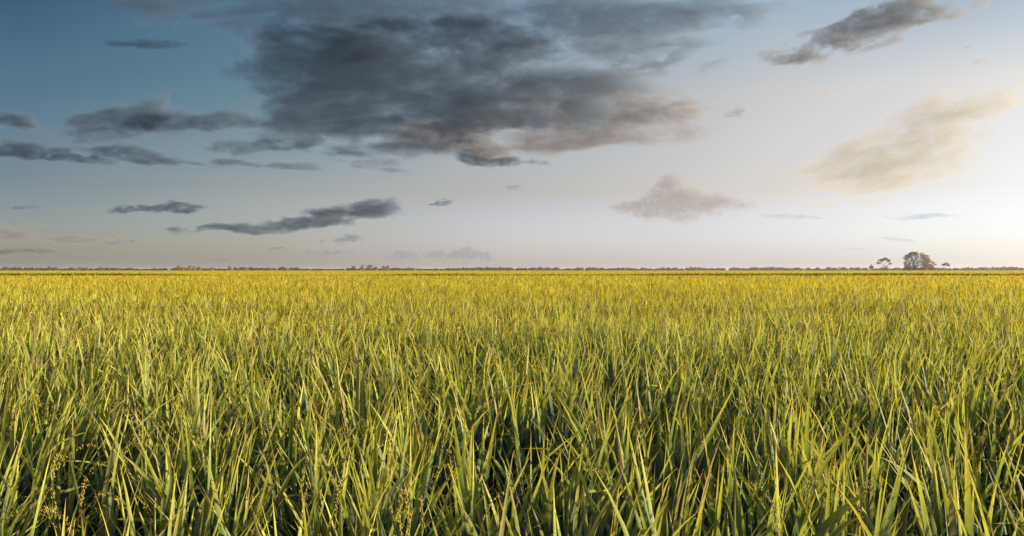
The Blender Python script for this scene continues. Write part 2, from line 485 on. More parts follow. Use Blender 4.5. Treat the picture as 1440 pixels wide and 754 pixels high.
LEAF_STOPS = [(0.0, (0.042, 0.080, 0.080)), (0.40, (0.088, 0.136, 0.102)), (0.64, (0.235, 0.285, 0.070)), (0.90, (0.490, 0.475, 0.068)), (1.0, (0.50, 0.33, 0.05))]  # real yellowing to the tip; darker, bluer bases also paint in skylit shade
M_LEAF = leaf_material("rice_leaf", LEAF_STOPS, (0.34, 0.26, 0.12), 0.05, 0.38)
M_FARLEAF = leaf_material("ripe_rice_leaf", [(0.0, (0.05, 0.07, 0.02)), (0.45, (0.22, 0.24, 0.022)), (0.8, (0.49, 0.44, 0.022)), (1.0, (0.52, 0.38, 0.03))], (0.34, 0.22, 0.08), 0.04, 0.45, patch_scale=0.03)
M_EAR = plain_material("ripe_rice_grain", (0.42, 0.32, 0.055), (0.56, 0.45, 0.10), 40.0, 0.6, 0.2)


HOLLOWS = [(1.2, 13.4, 2.6, 1.3, 0.26), (3.1, 9.6, 0.45, 0.6, 0.34), (4.5, 9.6, 0.45, 0.6, 0.34), (-3.6, 13.5, 1.6, 1.0, 0.20), (-0.9, 8.0, 0.6, 0.5, 0.22),
           (5.6, 13.2, 1.2, 1.0, 0.22), (-6.5, 11.0, 1.3, 0.8, 0.20), (0.9, 4.7, 0.30, 0.35, 0.25), (-1.5, 5.4, 0.35, 0.35, 0.22), (8.0, 20.0, 3.0, 1.6, 0.22), (-9.0, 22.0, 3.5, 1.6, 0.2)]


def dips(x, y):
    """Hollows where the crop stands lower."""
    s = 0.0
    for cx, cy_, rx, ry, d in HOLLOWS:
        s = s + d * np.exp(-((x - cx) / rx) ** 2 - ((y - cy_) / ry) ** 2)
    return s


def canopy_height(x, y):
    """Local height of the crop, uneven from place to place."""
    end = np.clip((y - 80.0) / 28.0, 0, 1)
    return (0.90 + 0.10 * fbm(x * 0.55, y * 0.55, 3, 5) + 0.17 * fbm(x * 0.2, y * 0.17, 2, 9)) * (1 - 0.12 * end) - dips(x, y)


def ribbons(base, yaw, length, width, lean, curl, twist, seg, fold=0.0, kink=None, t0=0.0, rnd=None):
    """Tapering leaf blades as ribbon meshes, all at once."""
    nb = len(base)
    t = np.linspace(0, 1, seg + 1)
    ang = lean[:, None] + curl[:, None] * t[None, :] ** 2
    if kink is not None:
        at, amount = kink
        ang = ang + amount[:, None] / (1 + np.exp(-(t[None, :] - at[:, None]) * 30))
    am = 0.5 * (ang[:, 1:] + ang[:, :-1])
    ds = (length / seg)[:, None]
    hor = np.concatenate([np.zeros((nb, 1)), np.cumsum(np.sin(am) * ds, 1)], 1)
    ver = np.concatenate([np.zeros((nb, 1)), np.cumsum(np.cos(am) * ds, 1)], 1)
    cyaw, syaw = np.cos(yaw)[:, None], np.sin(yaw)[:, None]
    P = np.stack([base[:, 0:1] + hor * cyaw, base[:, 1:2] + hor * syaw, base[:, 2:3] + ver], -1)
    tw = twist[:, None] * t[None, :] + (twist * 0.6)[:, None]
    # side vector: level across the leaf, twisting about its length
    sx, sy = -syaw, cyaw
    nx, ny, nz = np.cos(ang) * cyaw, np.cos(ang) * syaw, -np.sin(ang)
    ct, st = np.cos(tw), np.sin(tw)
    S = np.stack([sx * ct + nx * st, sy * ct + ny * st, nz * st], -1)
    prof = (0.55 + 0.45 * np.sin(np.clip(t / 0.45, 0, 1) * np.pi / 2)) * (1 - np.clip((t - 0.35) / 0.65, 0, 1) ** 1.7)
    prof[-1] = 0.02
    W = 0.5 * width[:, None, None] * prof[None, :, None]
    u = np.broadcast_to(t0 + (1 - t0) * t[None, :], (nb, seg + 1))
    v = np.broadcast_to(rnd[:, None], (nb, seg + 1))
    if fold:
        N = np.cross(S, np.gradient(P, axis=1))
        N /= np.linalg.norm(N, axis=-1, keepdims=True) + 1e-9
        rows_ = [P + S * W + N * W * fold, P, P - S * W + N * W * fold]
    else:
        rows_ = [P + S * W, P - S * W]
    k = len(rows_)
    V = np.stack(rows_, 2).reshape(-1, 3)
    UV = np.stack([np.repeat(u[..., None], k, 2), np.repeat(v[..., None], k, 2)], -1).reshape(-1, 2)
    b0 = (np.arange(nb) * (seg + 1) * k)[:, None, None]
    s0 = (np.arange(seg) * k)[None, :, None]
    c0 = np.arange(k - 1)[None, None, :]
    a = b0 + s0 + c0
    Q = np.stack([a, a + 1, a + k + 1, a + k], -1).reshape(-1, 4)
    return V, Q, UV


def wedge_points(y0, y1, density, half=0.84, margin=4.0):
    """Random spots in the part of the field the view can take in, with a margin at both sides."""
    area_max = (y1 - y0) * 2 * (half * y1 + margin)
    k = RNG.poisson(density * area_max)
    y = RNG.uniform(y0, y1, k)
    x = RNG.uniform(-1, 1, k) * (half * y1 + margin)
    ok = np.abs(x) < half * y + margin
    return x[ok], y[ok]


class Crop:
    def __init__(self):
        self.v, self.q, self.uv, self.mi, self.n = [], [], [], [], 0

    def add(self, V, Q, UV, mat=0):
        self.v.append(V.astype(np.float32)); self.q.append((Q + self.n).astype(np.int32)); self.uv.append(UV.astype(np.float32))
        self.mi.append(np.broadcast_to(np.asarray(mat, dtype=np.int32), (len(Q),))); self.n += len(V)

    def build(self, name, mats, smooth=True):
        me = mesh_from(name, np.concatenate(self.v), np.concatenate(self.q), None, np.concatenate(self.uv), smooth, np.concatenate(self.mi))
        o = link(name, me)
        for m in mats: me.materials.append(m)
        return o


def wind(x, y):
    return 0.22 * fbm(x * 0.35, y * 0.35, 3, 31) + 0.04, 0.22 * fbm(x * 0.35 + 50, y * 0.35, 3, 33)


def add_leaves(crop, bx, by, zfrac, lean, curl, yaw, length, width, seg, fold=0.0, t0=0.0, kinked=0.05, hmul=1.0):
    n = len(bx)
    h = canopy_height(bx, by) * hmul
    z = h * zfrac
    wx, wy = wind(bx, by)
    lx, ly = np.sin(lean) * np.cos(yaw) + wx, np.sin(lean) * np.sin(yaw) + wy
    yaw2, lean2 = np.arctan2(ly, lx), np.arcsin(np.clip(np.hypot(lx, ly), 0, 0.95))
    kk = RNG.random(n) < kinked
    kink = (RNG.uniform(0.45, 0.8, n), np.where(kk, RNG.uniform(0.7, 1.9, n), 0.0))
    tw = RNG.normal(0, 0.5, n)
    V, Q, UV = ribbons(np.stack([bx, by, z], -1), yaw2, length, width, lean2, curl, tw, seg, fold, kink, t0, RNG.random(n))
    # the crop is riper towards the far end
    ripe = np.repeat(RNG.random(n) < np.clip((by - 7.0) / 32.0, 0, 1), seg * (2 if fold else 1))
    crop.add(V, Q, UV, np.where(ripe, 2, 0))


rice = Crop()
# --- hills of tillers near the camera, each tiller with three leaves
def hills(y0, y1, spacing, tillers, seg, fold, wmul=1.0):
    half, margin = 0.80, 4.0
    gx = np.arange(-(half * y1 + margin), half * y1 + margin, spacing)
    gy = np.arange(y0, y1, spacing)
    X, Y = np.meshgrid(gx, gy)
    X = (X + RNG.normal(0, spacing * 0.22, X.shape)).ravel(); Y = (Y + RNG.normal(0, spacing * 0.22, Y.shape)).ravel()
    ok = (np.abs(X) < half * Y + margin) & (Y >= y0) & (Y < y1)
    X, Y = X[ok], Y[ok]
    gone = fbm(X * 0.9, Y * 0.9, 2, 47) < -0.38
    X, Y = X[~gone], Y[~gone]
    cnt = RNG.integers(int(tillers * 0.6), int(tillers * 1.4) + 1, len(X))
    hx, hy = np.repeat(X, cnt), np.repeat(Y, cnt)
    n = len(hx)
    dirn = RNG.uniform(0, 2 * np.pi, n)
    spread = np.abs(RNG.normal(0, 0.15, n))
    tall = RNG.normal(1.0, 0.09, n)
    for kind, (zf, ln, lean0, lean_s, curl0, wd) in enumerate((
            (0.48, 0.54, 0.07, 0.19, 0.18, 0.0220), (0.30, 0.60, 0.17, 0.18, 0.35, 0.0240), (0.14, 0.52, 0.32, 0.20, 0.7, 0.020))):
        yaw = dirn + RNG.normal(0, 0.5, n) + (np.pi if kind == 1 else 0) * (RNG.random(n) < 0.5)
        lean = np.abs(spread + RNG.normal(lean0, lean_s, n))
        z = zf * tall
        off = 0.03 + z * np.tan(spread) * 0.6
        bx, by = hx + np.cos(dirn) * off, hy + np.sin(dirn) * off
        add_leaves(rice, bx, by, z, lean, np.abs(RNG.normal(curl0, 0.25, n)), yaw, ln * RNG.normal(1, 0.16, n).clip(0.5, 1.5),
                   wd * wmul * RNG.normal(1, 0.16, n).clip(0.6, 1.5), seg, fold, 0.0, 0.04 + 0.03 * kind)
    # stems (leaf sheaths)
    st = ribbons(np.stack([hx, hy, np.zeros(n)], -1), dirn, canopy_height(hx, hy) * 0.60 * tall, np.full(n, 0.009 * wmul), spread * 0.7, np.zeros(n),
                 RNG.normal(0, 1, n), 2, 0.0, None, 0.0, RNG.random(n) * 0.7)
    st[2][:, 0] *= 0.35
    rice.add(*st)


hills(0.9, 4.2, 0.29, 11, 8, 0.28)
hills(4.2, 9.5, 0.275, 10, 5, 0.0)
# --- farther off only the upper leaves can be seen, and fewer, broader ones carry the look
for y0, y1, dens, wid, seg, tt in ((9.5, 18, 300, 0.023, 4, 0.05), (18, 34, 190, 0.029, 3, 0.25), (34, 62, 85, 0.045, 3, 0.40), (62, NEAR_END, 38, 0.08, 2, 0.55)):
    x, y = wedge_points(y0, y1, dens)
    n = len(x)
    ends = NEAR_END + 3.5 * fbm(x * 0.15, x * 0 + 3.3, 3, 71)
    keep = y < ends
    x, y = x[keep], y[keep]; n = len(x)
    add_leaves(rice, x, y, RNG.uniform(0.12, 0.58, n), np.abs(RNG.normal(0.2, 0.2, n)), np.abs(RNG.normal(0.3, 0.25, n)), RNG.uniform(0, 2 * np.pi, n),
               0.52 * RNG.normal(1, 0.18, n).clip(0.5, 1.5), wid * RNG.normal(1, 0.2, n).clip(0.5, 1.6), seg, 0.0, tt, 0.05)


# --- ripening ears: arching stalks hung with grains
def ears_near(y0, y1, density):
    x, y = wedge_points(y0, y1, density)
    n, g = len(x), 42
    h = canopy_height(x, y)
    yaw = RNG.uniform(0, 2 * np.pi, n)
    ln = RNG.uniform(0.15, 0.24, n)
    lean, curl = RNG.uniform(0.1, 0.6, n), RNG.uniform(0.9, 2.2, n)
    base = np.stack([x, y, h * RNG.uniform(0.68, 0.96, n)], -1)
    V, Q, UV = ribbons(base, yaw, ln * 1.25, np.full(n, 0.003), lean, curl, np.zeros(n), 8, 0.0, None, 0.5, RNG.random(n))
    rice.add(V, Q, UV, 1)
    # the stalk's own curve, sampled where the grains sit
    tf = np.linspace(0, 1, 33)
    af = lean[:, None] + curl[:, None] * tf[None] ** 2
    hor = np.cumsum(np.sin(af), 1) * (ln * 1.25 / 33)[:, None]
    ver = np.cumsum(np.cos(af), 1) * (ln * 1.25 / 33)[:, None]
    pick = np.linspace(9, 32, g).astype(int)
    r, up = hor[:, pick], ver[:, pick]
    px = base[:, 0:1] + r * np.cos(yaw)[:, None] + RNG.normal(0, 0.0042, (n, g))
    py = base[:, 1:2] + r * np.sin(yaw)[:, None] + RNG.normal(0, 0.0042, (n, g))
    pz = base[:, 2:3] + up + RNG.normal(-0.003, 0.004, (n, g))
    C = np.stack([px, py, pz], -1).reshape(-1, 3)
    k = len(C)
    ax = np.stack([RNG.normal(0, .5, k), RNG.normal(0, .5, k), np.full(k, -1.0)], -1)
    ax /= np.linalg.norm(ax, axis=1, keepdims=True)
    s1 = np.cross(ax, [1, 0.2, 0]); s1 /= np.linalg.norm(s1, axis=1, keepdims=True)
    s2 = np.cross(ax, s1)
    L, R = 0.0052, 0.0022
    ring = [C + s1 * R, C + s2 * R, C - s1 * R, C - s2 * R]
    V = np.stack([C + ax * L] + ring + [C - ax * L], 1).reshape(-1, 3)
    b = (np.arange(k) * 6)[:, None]
    F = np.array([(0, 1, 2, 2), (0, 2, 3, 3), (0, 3, 4, 4), (0, 4, 1, 1), (5, 2, 1, 1), (5, 3, 2, 2), (5, 4, 3, 3), (5, 1, 4, 4)])
    # two opposite quads for each half of a grain
    F = np.array([(0, 1, 5, 2), (0, 2, 5, 3), (0, 3, 5, 4), (0, 4, 5, 1)])
    rice.add(V, (b[:, :, None] + F[None]).reshape(-1, 4), np.full((len(V), 2), 0.5), 1)


def ears_far(y0, y1, density, size):
    x, y = wedge_points(y0, y1, density)
    n = len(x)
    h = canopy_height(x, y)
    for turn in (0, 1.3):
        V, Q, UV = ribbons(np.stack([x, y, h * (0.70 + 0.2 * ((x * 7.31) % 1))], -1), (x * 13.7) % 6.28 + turn * 0.02, np.full(n, 0.22), np.full(n, size),
                           np.full(n, 0.2), 0.8 + 1.2 * ((y * 5.7) % 1), np.full(n, turn), 3, 0.0, None, 0.5, RNG.random(n))
        rice.add(V, Q, UV, 1)


ears_near(1.6, 9.5, 9)
ears_far(9.5, 30, 12, 0.022)
ears_far(30, NEAR_END - 1, 4, 0.045)
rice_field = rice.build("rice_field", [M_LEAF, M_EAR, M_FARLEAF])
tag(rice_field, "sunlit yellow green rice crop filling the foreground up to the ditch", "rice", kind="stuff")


# ------------------------------------------------------------------ the second field beyond the ditch, on slightly higher ground
def far_top(x, y):
    low = np.exp(-((x + 29.0) / 15.0) ** 4) * 0.22 + np.exp(-((x - 4.0) / 12.0) ** 4) * 0.12
    return FAR_TOP - low * np.clip(1 - (y - FAR_START) / 200, 0, 1) + 0.05 * fbm(x * 0.12, y * 0.05, 4, 81) + 0.10 * fbm(x * 0.035, y * 0.01, 3, 83)


M_BANK = plain_material("bank_earth", (0.030, 0.024, 0.014), (0.075, 0.062, 0.026), 1.2)
bx = np.linspace(-210, 210, 421)
prof = [(NEAR_END + 1.6, 0.004), (NEAR_END + 2.6, 0.10), (FAR_START - 0.5, 0.30), (FAR_START + 0.8, 0.34), (FAR_END, 0.34)]
V = []
for yy, zz in prof:
    V.append(np.stack([bx, yy + 0.35 * fbm(bx * 0.3, bx * 0 + yy, 3, 91), zz + (0.04 * fbm(bx * 0.5, bx * 0 + yy, 3, 92) if zz > 0.01 else 0 * bx)], -1))
V = np.concatenate(V)
for yy in (0,):
    V[-len(bx):, 0] *= 4.0
i = np.arange(len(prof) * len(bx)).reshape(len(prof), len(bx))
Q = np.stack([i[:-1, :-1], i[:-1, 1:], i[1:, 1:], i[1:, :-1]], -1).reshape(-1, 4)
tag(link("field_bank", mesh_from("field_bank", V, Q, smooth=True), M_BANK), "shaded earth bank of the ditch between the two rice fields", "bank", kind="structure")

rice = Crop()
for y0, y1, dens, wid, seg in ((FAR_START, 150, 34, 0.085, 2), (150, 230, 12, 0.13, 2), (230, 380, 3.6, 0.22, 2), (380, FAR_END, 1.4, 0.36, 2)):
    x, y = wedge_points(y0, y1, dens, 0.82, 4.0)
    y = np.maximum(y, FAR_START + 0.5 * fbm(x * 0.2, x * 0, 3, 95))
    n = len(x)
    lean = np.abs(RNG.normal(0.2, 0.2, n))
    L = 0.5 * RNG.normal(1, 0.15, n).clip(0.6, 1.4)
    V, Q, UV = ribbons(np.stack([x, y, far_top(x, y) - L * 0.92 + RNG.normal(0, 0.03, n)], -1), RNG.uniform(0, 6.28, n), L, wid * RNG.normal(1, 0.2, n).clip(.5, 1.5),
                       lean, np.abs(RNG.normal(0.35, 0.25, n)), RNG.normal(0, .5, n), seg, 0.0, None, 0.35, RNG.random(n))
    rice.add(V, Q, UV, 0)
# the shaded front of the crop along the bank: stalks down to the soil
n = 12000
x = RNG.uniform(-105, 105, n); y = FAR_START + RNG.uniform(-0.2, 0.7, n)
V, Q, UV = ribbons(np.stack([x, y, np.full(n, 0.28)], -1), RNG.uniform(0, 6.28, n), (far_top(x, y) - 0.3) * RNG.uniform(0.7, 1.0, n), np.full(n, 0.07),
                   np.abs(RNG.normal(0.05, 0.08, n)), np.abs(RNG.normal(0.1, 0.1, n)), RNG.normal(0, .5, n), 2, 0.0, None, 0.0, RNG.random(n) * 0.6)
UV[:, 0] *= 0.3  # stalks kept to the ramp's dark end, painting the front's shade deeper
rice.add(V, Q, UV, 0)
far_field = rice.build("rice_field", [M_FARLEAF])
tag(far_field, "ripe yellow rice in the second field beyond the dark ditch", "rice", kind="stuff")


# ------------------------------------------------------------------ trees at the edge of the fields
def tube(bm, pts, radii, sides=6):
    rings = []
    for k, (p, r) in enumerate(zip(pts, radii)):
        a = Vector(pts[max(k - 1, 0)]); b = Vector(pts[min(k + 1, len(pts) - 1)])
        d = (b - a).normalized()
        s = d.cross(Vector((0.3, 0.9, 0.1))).normalized(); t = d.cross(s)
        rings.append([bm.verts.new(Vector(p) + (s * math.cos(2 * math.pi * i / sides) + t * math.sin(2 * math.pi * i / sides)) * r) for i in range(sides)])
    for a, b in zip(rings[:-1], rings[1:]):
        for i in range(sides):
            bm.faces.new((a[i], a[(i + 1) % sides], b[(i + 1) % sides], b[i]))
    bm.faces.new(rings[0][::-1]); bm.faces.new(rings[-1])


def bm_mesh(name, bm):
    bmesh.ops.recalc_face_normals(bm, faces=bm.faces)
    me = bpy.data.meshes.new(name)
    bm.to_mesh(me); bm.free()
    return me


def leaf_clumps(name, lobes, count, size, rng, hollow=0.35, droop=0.0):
    """Leaf sprays spread through the lobes (x, y, z, rx, ry, rz), denser towards each lobe's skin."""
    w = np.array([l[3] * l[5] + l[3] * l[4] for l in lobes]); w = w / w.sum()
    which = rng.choice(len(lobes), count, p=w)
    L = np.array(lobes)[which]
    d = rng.normal(size=(count, 3)); d /= np.linalg.norm(d, axis=1, keepdims=True)
    r = hollow + (1 - hollow) * rng.random(count) ** 0.6
    r = r * (1 + 0.18 * np.sin(d[:, 0] * 5 + which) * np.cos(d[:, 2] * 4 + which * 2))
    C = L[:, :3] + d * r[:, None] * L[:, 3:]
    nrm = d + rng.normal(0, 0.55, (count, 3)) + [0, 0, 0.3]
    nrm /= np.linalg.norm(nrm, axis=1, keepdims=True)
    a = np.cross(nrm, rng.normal(size=(count, 3))); a /= np.linalg.norm(a, axis=1, keepdims=True)
    b = np.cross(nrm, a)
    s = size * rng.uniform(0.6, 1.4, count)[:, None]
    a, b = a * s, b * s * 0.7
    j = lambda: 1 + rng.uniform(-0.35, 0.35, (count, 1))
    V = np.stack([C - a * j(), C - b * j() + nrm * s * 0.15, C + a * j(), C + b * j() + nrm * s * 0.15], 1).reshape(-1, 3)
    Q = (np.arange(count) * 4)[:, None] + np.arange(4)[None]
    return mesh_from(name, V, Q)


M_BARK = plain_material("grey_bark", (0.06, 0.045, 0.03), (0.13, 0.10, 0.07), 3.0)
CROWNS = {
    "grey": plain_material("grey_green_leaves", (0.105, 0.098, 0.048), (0.190, 0.165, 0.080), 0.45, 0.7, 0.3),
    "gold": plain_material("sunlit_golden_leaves", (0.22, 0.130, 0.034), (0.36, 0.220, 0.060), 0.5, 0.7, 0.3),  # sunlight on the clump's right side put into the leaf colour
    "brown": plain_material("brown_leaves", (0.085, 0.058, 0.026), (0.165, 0.115, 0.050), 0.6, 0.7, 0.25),
    "yellow": plain_material("yellowish_leaves", (0.24, 0.170, 0.040), (0.34, 0.240, 0.065), 0.6, 0.7, 0.3),
    "green": plain_material("dull_green_leaves", (0.045, 0.060, 0.022), (0.095, 0.110, 0.040), 0.6, 0.7, 0.25),
    "lime": plain_material("bright_bush_leaves", (0.12, 0.13, 0.025), (0.20, 0.19, 0.040), 0.6, 0.7, 0.3),
}


def make_tree(name, label, group, x, y, lobes, kind, trunk, seed, count=420, size=0.42, limbs=True, hollow=0.35):
    """trunk: (height, radius, lean); lobes are relative to the foot of the tree."""
    rng = np.random.default_rng(seed)
    root = bpy.data.objects.new(name, None)
    root.location = (x, y, 0.0)
    root.empty_display_size = 1.0
    COL.objects.link(root)
    tag(root, label, "bush" if name == "bush" else "tree", group)
    bm = bmesh.new()
    h, r, lean = trunk
    top = Vector((lean, 0, h))
    tube(bm, [(0, 0, -0.1), (lean * 0.25 + 0.05, 0.03, h * 0.4), (lean * 0.6, 0, h * 0.75), top], [r * 1.25, r, r * 0.75, r * 0.5])
    if limbs:
        for l in lobes:
            start = Vector((lean * 0.5, 0, h * rng.uniform(0.45, 0.95)))
            end = Vector(l[:3]) + Vector((0, 0, l[5] * 0.3))
            mid = start.lerp(end, 0.5) + Vector((rng.uniform(-.3, .3), rng.uniform(-.3, .3), 0.25))
            tube(bm, [start, mid, end], [r * 0.5, r * 0.32, r * 0.1], 5)
    link("trunk", bm_mesh("trunk", bm), M_BARK, root)
    link("crown", leaf_clumps("crown", lobes, count, size, rng, hollow), CROWNS[kind], root)
    return root


D_GROVE = 640.0
K = D_GROVE / FPX               # metres for one picture unit at the grove
def gx(u): return (u - 720.0) * K
def gz(v): return EYE + (HORIZON - v) * K
def lobe(u0, u, v, ru, rv, dy=0.0):
    return ((gx(u) - gx(u0)) * 1.06, dy, gz(v) * 1.05, ru * K * 1.08, ru * K * 0.95, rv * K * 1.08)

# the clump of big trees on the right
make_tree("tree", "tall grey green tree with see-through gaps at the left of the big clump", "trees of the big clump", gx(1277), D_GROVE,
          [lobe(1277, 1274.5, 364, 3.6, 3.4), lobe(1277, 1278.5, 361, 4.2, 3.8), lobe(1277, 1281, 358.6, 3.4, 2.4), lobe(1277, 1273.5, 370, 2.8, 2.8), lobe(1277, 1282, 366, 2.2, 3),
           lobe(1277, 1277, 376, 5, 4), lobe(1277, 1275, 379, 5, 3), lobe(1277, 1279, 371, 2.0, 4)],
          "grey", (8.2, 0.33, -0.3), 1, 1150, 0.40)
make_tree("tree", "tallest grey green tree in the middle of the big clump", "trees of the big clump", gx(1288), D_GROVE + 3,
          [lobe(1288, 1287, 357.6, 4.4, 2.6), lobe(1288, 1290.5, 358.6, 4.6, 3.2), lobe(1288, 1284.5, 361.5, 3, 4), lobe(1288, 1292, 364, 4, 4.5), lobe(1288, 1286.5, 369, 2.4, 4.5),
           lobe(1288, 1293, 371, 3.6, 5), lobe(1288, 1288, 376, 5.5, 4.4), lobe(1288, 1287, 379, 6.5, 3)],
          "grey", (9.5, 0.4, 0.2), 2, 1500, 0.40)
make_tree("tree", "golden brown tree on the sunny right half of the big clump", "trees of the big clump", gx(1298), D_GROVE - 2,
          [lobe(1298, 1295.5, 360.5, 4, 3.6), lobe(1298, 1300.5, 363, 4.2, 3.6), lobe(1298, 1296, 368, 4.6, 5), lobe(1298, 1303, 367.5, 4, 3.8), lobe(1298, 1299, 375, 6.5, 5), lobe(1298, 1297, 379, 7.5, 3)],
          "gold", (8.5, 0.36, 0.2), 3, 1500, 0.40)
make_tree("tree", "low golden brown tree sloping away at the right end of the big clump", "trees of the big clump", gx(1309), D_GROVE + 1,
          [lobe(1309, 1307, 368, 3.4, 2.6), lobe(1309, 1305, 373, 4.6, 4), lobe(1309, 1313, 370, 2.6, 1.8), lobe(1309, 1310, 374.5, 4, 3), lobe(1309, 1310.5, 378, 6.5, 2.8), lobe(1309, 1316, 373, 1.8, 1.3)],
          "gold", (5.6, 0.28, 0.4), 4, 900, 0.38)
make_tree("tree", "slender dark tree hanging at the left edge of the big clump", "trees of the big clump", gx(1270.5), D_GROVE - 3,
          [lobe(1270.5, 1270.5, 372.5, 1.3, 3.4), lobe(1270.5, 1270.8, 365, 1.2, 1.6), lobe(1270.5, 1271.5, 361, 1.6, 1.4)],
          "green", (7.0, 0.14, 0.2), 5, 170, 0.34, hollow=0.1)
make_tree("tree", "lone spreading tree with an arched thin crown left of the big clump", None, gx(1243), D_GROVE,
          [lobe(1243, 1235.5, 370.5, 3.6, 1.6), lobe(1243, 1239, 367, 4, 2.2), lobe(1243, 1244, 365.4, 4.6, 2.1), lobe(1243, 1249, 367.5, 3.4, 2.0), lobe(1243, 1251, 371.2, 2.2, 1.9)],
          "grey", (5.6, 0.2, 0.25), 6, 560, 0.36, hollow=0.1)
make_tree("tree", "small umbrella shaped brown tree right of the big clump", None, gx(1330), D_GROVE,
          [lobe(1330, 1327, 373, 3, 1.7), lobe(1330, 1330.5, 371.6, 3.4, 1.7), lobe(1330, 1333.6, 373.6, 2.6, 1.5)],
          "brown", (3.6, 0.15, 0.1), 7, 330, 0.34, hollow=0.1)
make_tree("bush", "bright yellow green bush at the foot of the lone spreading tree", None, gx(1242), D_GROVE - 4,
          [lobe(1242, 1239, 378, 4.5, 2.2), lobe(1242, 1244, 376.5, 3, 3)], "lime", (1.5, 0.08, 0), 8, 170, 0.34)
make_tree("bush", "pointed dark bush left of the lone spreading tree", None, gx(1225.5), D_GROVE,
          [lobe(1225.5, 1225.5, 377, 3.6, 2.6), lobe(1225.5, 1225.5, 374.3, 2, 2.2)], "green", (2.2, 0.1, 0), 9, 170, 0.34)

# trees one can tell apart along the distant treeline
D_LINE = 1020.0
KL = D_LINE / FPX
LINE = {
    "left": ("brown", "small brown rounded tree in the distant treeline near the left border", "brown trees of the left treeline",
             [(70, 374.2, 11), (78, 375, 9), (101, 376, 8), (113, 375, 12), (120, 375.6, 8), (143, 375, 11), (152, 376.4, 8), (163, 376.4, 10), (184, 376.4, 9)]),
    "row": ("yellow", "small yellowish tree in the loose row on the left horizon", "yellowish trees of the left horizon",
            [(251, 373, 6), (256.5, 374.2, 5), (266, 373, 7), (273, 373.8, 4.5), (281, 373.8, 5), (298, 375.5, 6), (323, 373.8, 5), (346, 375, 8)]),
    "middle": ("yellow", "yellowish tree of the short row on the horizon left of the middle", "yellowish trees left of the middle",
               [(497, 372.8, 5), (509, 372.2, 6.5), (529, 374.4, 5), (540, 372.8, 7), (545.5, 372.8, 5)]),
    "centre": ("brown", "small brown rounded tree in the distant treeline of the middle half", "brown trees of the middle treeline",
               [(645, 376.8, 6), (657, 376.2, 9), (668, 376.2, 8), (690, 376.6, 9), (716, 376, 9), (760, 375, 13), (771, 375.5, 9), (783, 375.4, 10), (800, 377, 8), (835, 375.4, 14), (862, 376.6, 8),
                (876, 376.4, 7), (886, 376.4, 7), (905, 376, 9), (932, 375.4, 9), (940, 375.6, 8), (948, 376.4, 8), (982, 375.2, 12), (1000, 376.6, 8), (1011, 376.4, 7), (1032, 375.6, 10), (1062, 375.4, 10), (1076, 376, 9)]),
    "right": ("green", "dull green tree in the treeline right of the middle, before the lone spreading tree", "green trees of the right treeline",
              [(1100, 376.4, 8), (1122, 376.2, 9), (1136, 376.4, 8), (1150, 375.6, 9), (1165, 375, 8), (1174, 376.2, 8), (1186, 376, 9), (1197, 375.8, 8), (1207, 375.6, 9), (1216, 376, 8)]),
    "end": ("brown", "brownish tree in the treeline between the umbrella shaped tree and the right border", "brown trees of the right end",
            [(1345, 376.4, 8), (1358, 375.8, 9), (1375, 376.4, 8), (1395, 375.2, 12), (1409, 376.4, 8), (1426, 376, 9), (1437, 376.4, 7)]),
}
seed = 100
for key, (kind, label, group, items) in LINE.items():
    for (u, v, wpx) in items:
        seed += 1
        rng = np.random.default_rng(seed)
        y = D_LINE + rng.uniform(-40, 40)
        k = y / FPX
        h = EYE + (HORIZON - v) * k
        rx = wpx * 0.5 * k
        narrow = key in ("row", "middle")
        lobes = [(0, 0, h * 0.66, rx * 1.15, rx * 0.9, h * 0.30), (rx * rng.uniform(-.5, .5), 0, h * 0.78, rx * 0.6, rx * 0.6, h * 0.2),
                 (rx * rng.uniform(-.6, .6), 0, h * 0.5, rx * 0.8, rx * 0.7, h * 0.24), (0, 0, h * 0.3, rx * 1.15, rx * 0.9, h * 0.26)]
        make_tree("tree", label, group, (u - 720) * k, y, lobes, kind, (h * 0.55, 0.12 + 0.01 * h, rng.uniform(-.2, .2)), seed, 210, 0.55, hollow=0.2)
h = EYE + (HORIZON - 372) * KL
make_tree("tree", "broad yellowish tree, widest of the short row on the horizon left of the middle", None, (520 - 720) * KL, D_LINE,
          [(-1.4, 0, h * .6, 3, 2.6, h * .3), (1.6, 0, h * .62, 3.2, 2.6, h * .3), (0, 0, h * .8, 2.6, 2.2, h * .2)], "yellow", (h * .5, .22, .1), 77, 260, 0.55)

# the low far wood that reads as one mass
rng = np.random.default_rng(5)
lob = []
for x in np.arange(-900, 900, 2.3):
    n1 = fbm(np.array([x * 0.02]), np.array([0.7]), 3, 61)[0]
    n2 = gnoise(np.array([x * 0.11]), np.array([2.7]), 66)[0]
    hh = np.clip(3.9 + 2.6 * n1 + 1.2 * n2 + rng.normal(0, 0.35), 3.0, 6.8)
    lob.append((x + rng.normal(0, 1.2), rng.normal(0, 12), hh * 0.5, 3.6, 3.0, hh * 0.55))
me = leaf_clumps("treeline", lob, 64000, 0.9, rng, 0.2)
wood = link("treeline", me, plain_material("distant_leaves", (0.050, 0.036, 0.018), (0.12, 0.082, 0.036), 0.05, 0.8, 0.2))
wood.location = (0, D_LINE + 60, 0)
tag(wood, "low brownish far-off treeline running along the whole horizon", "trees", kind="stuff")

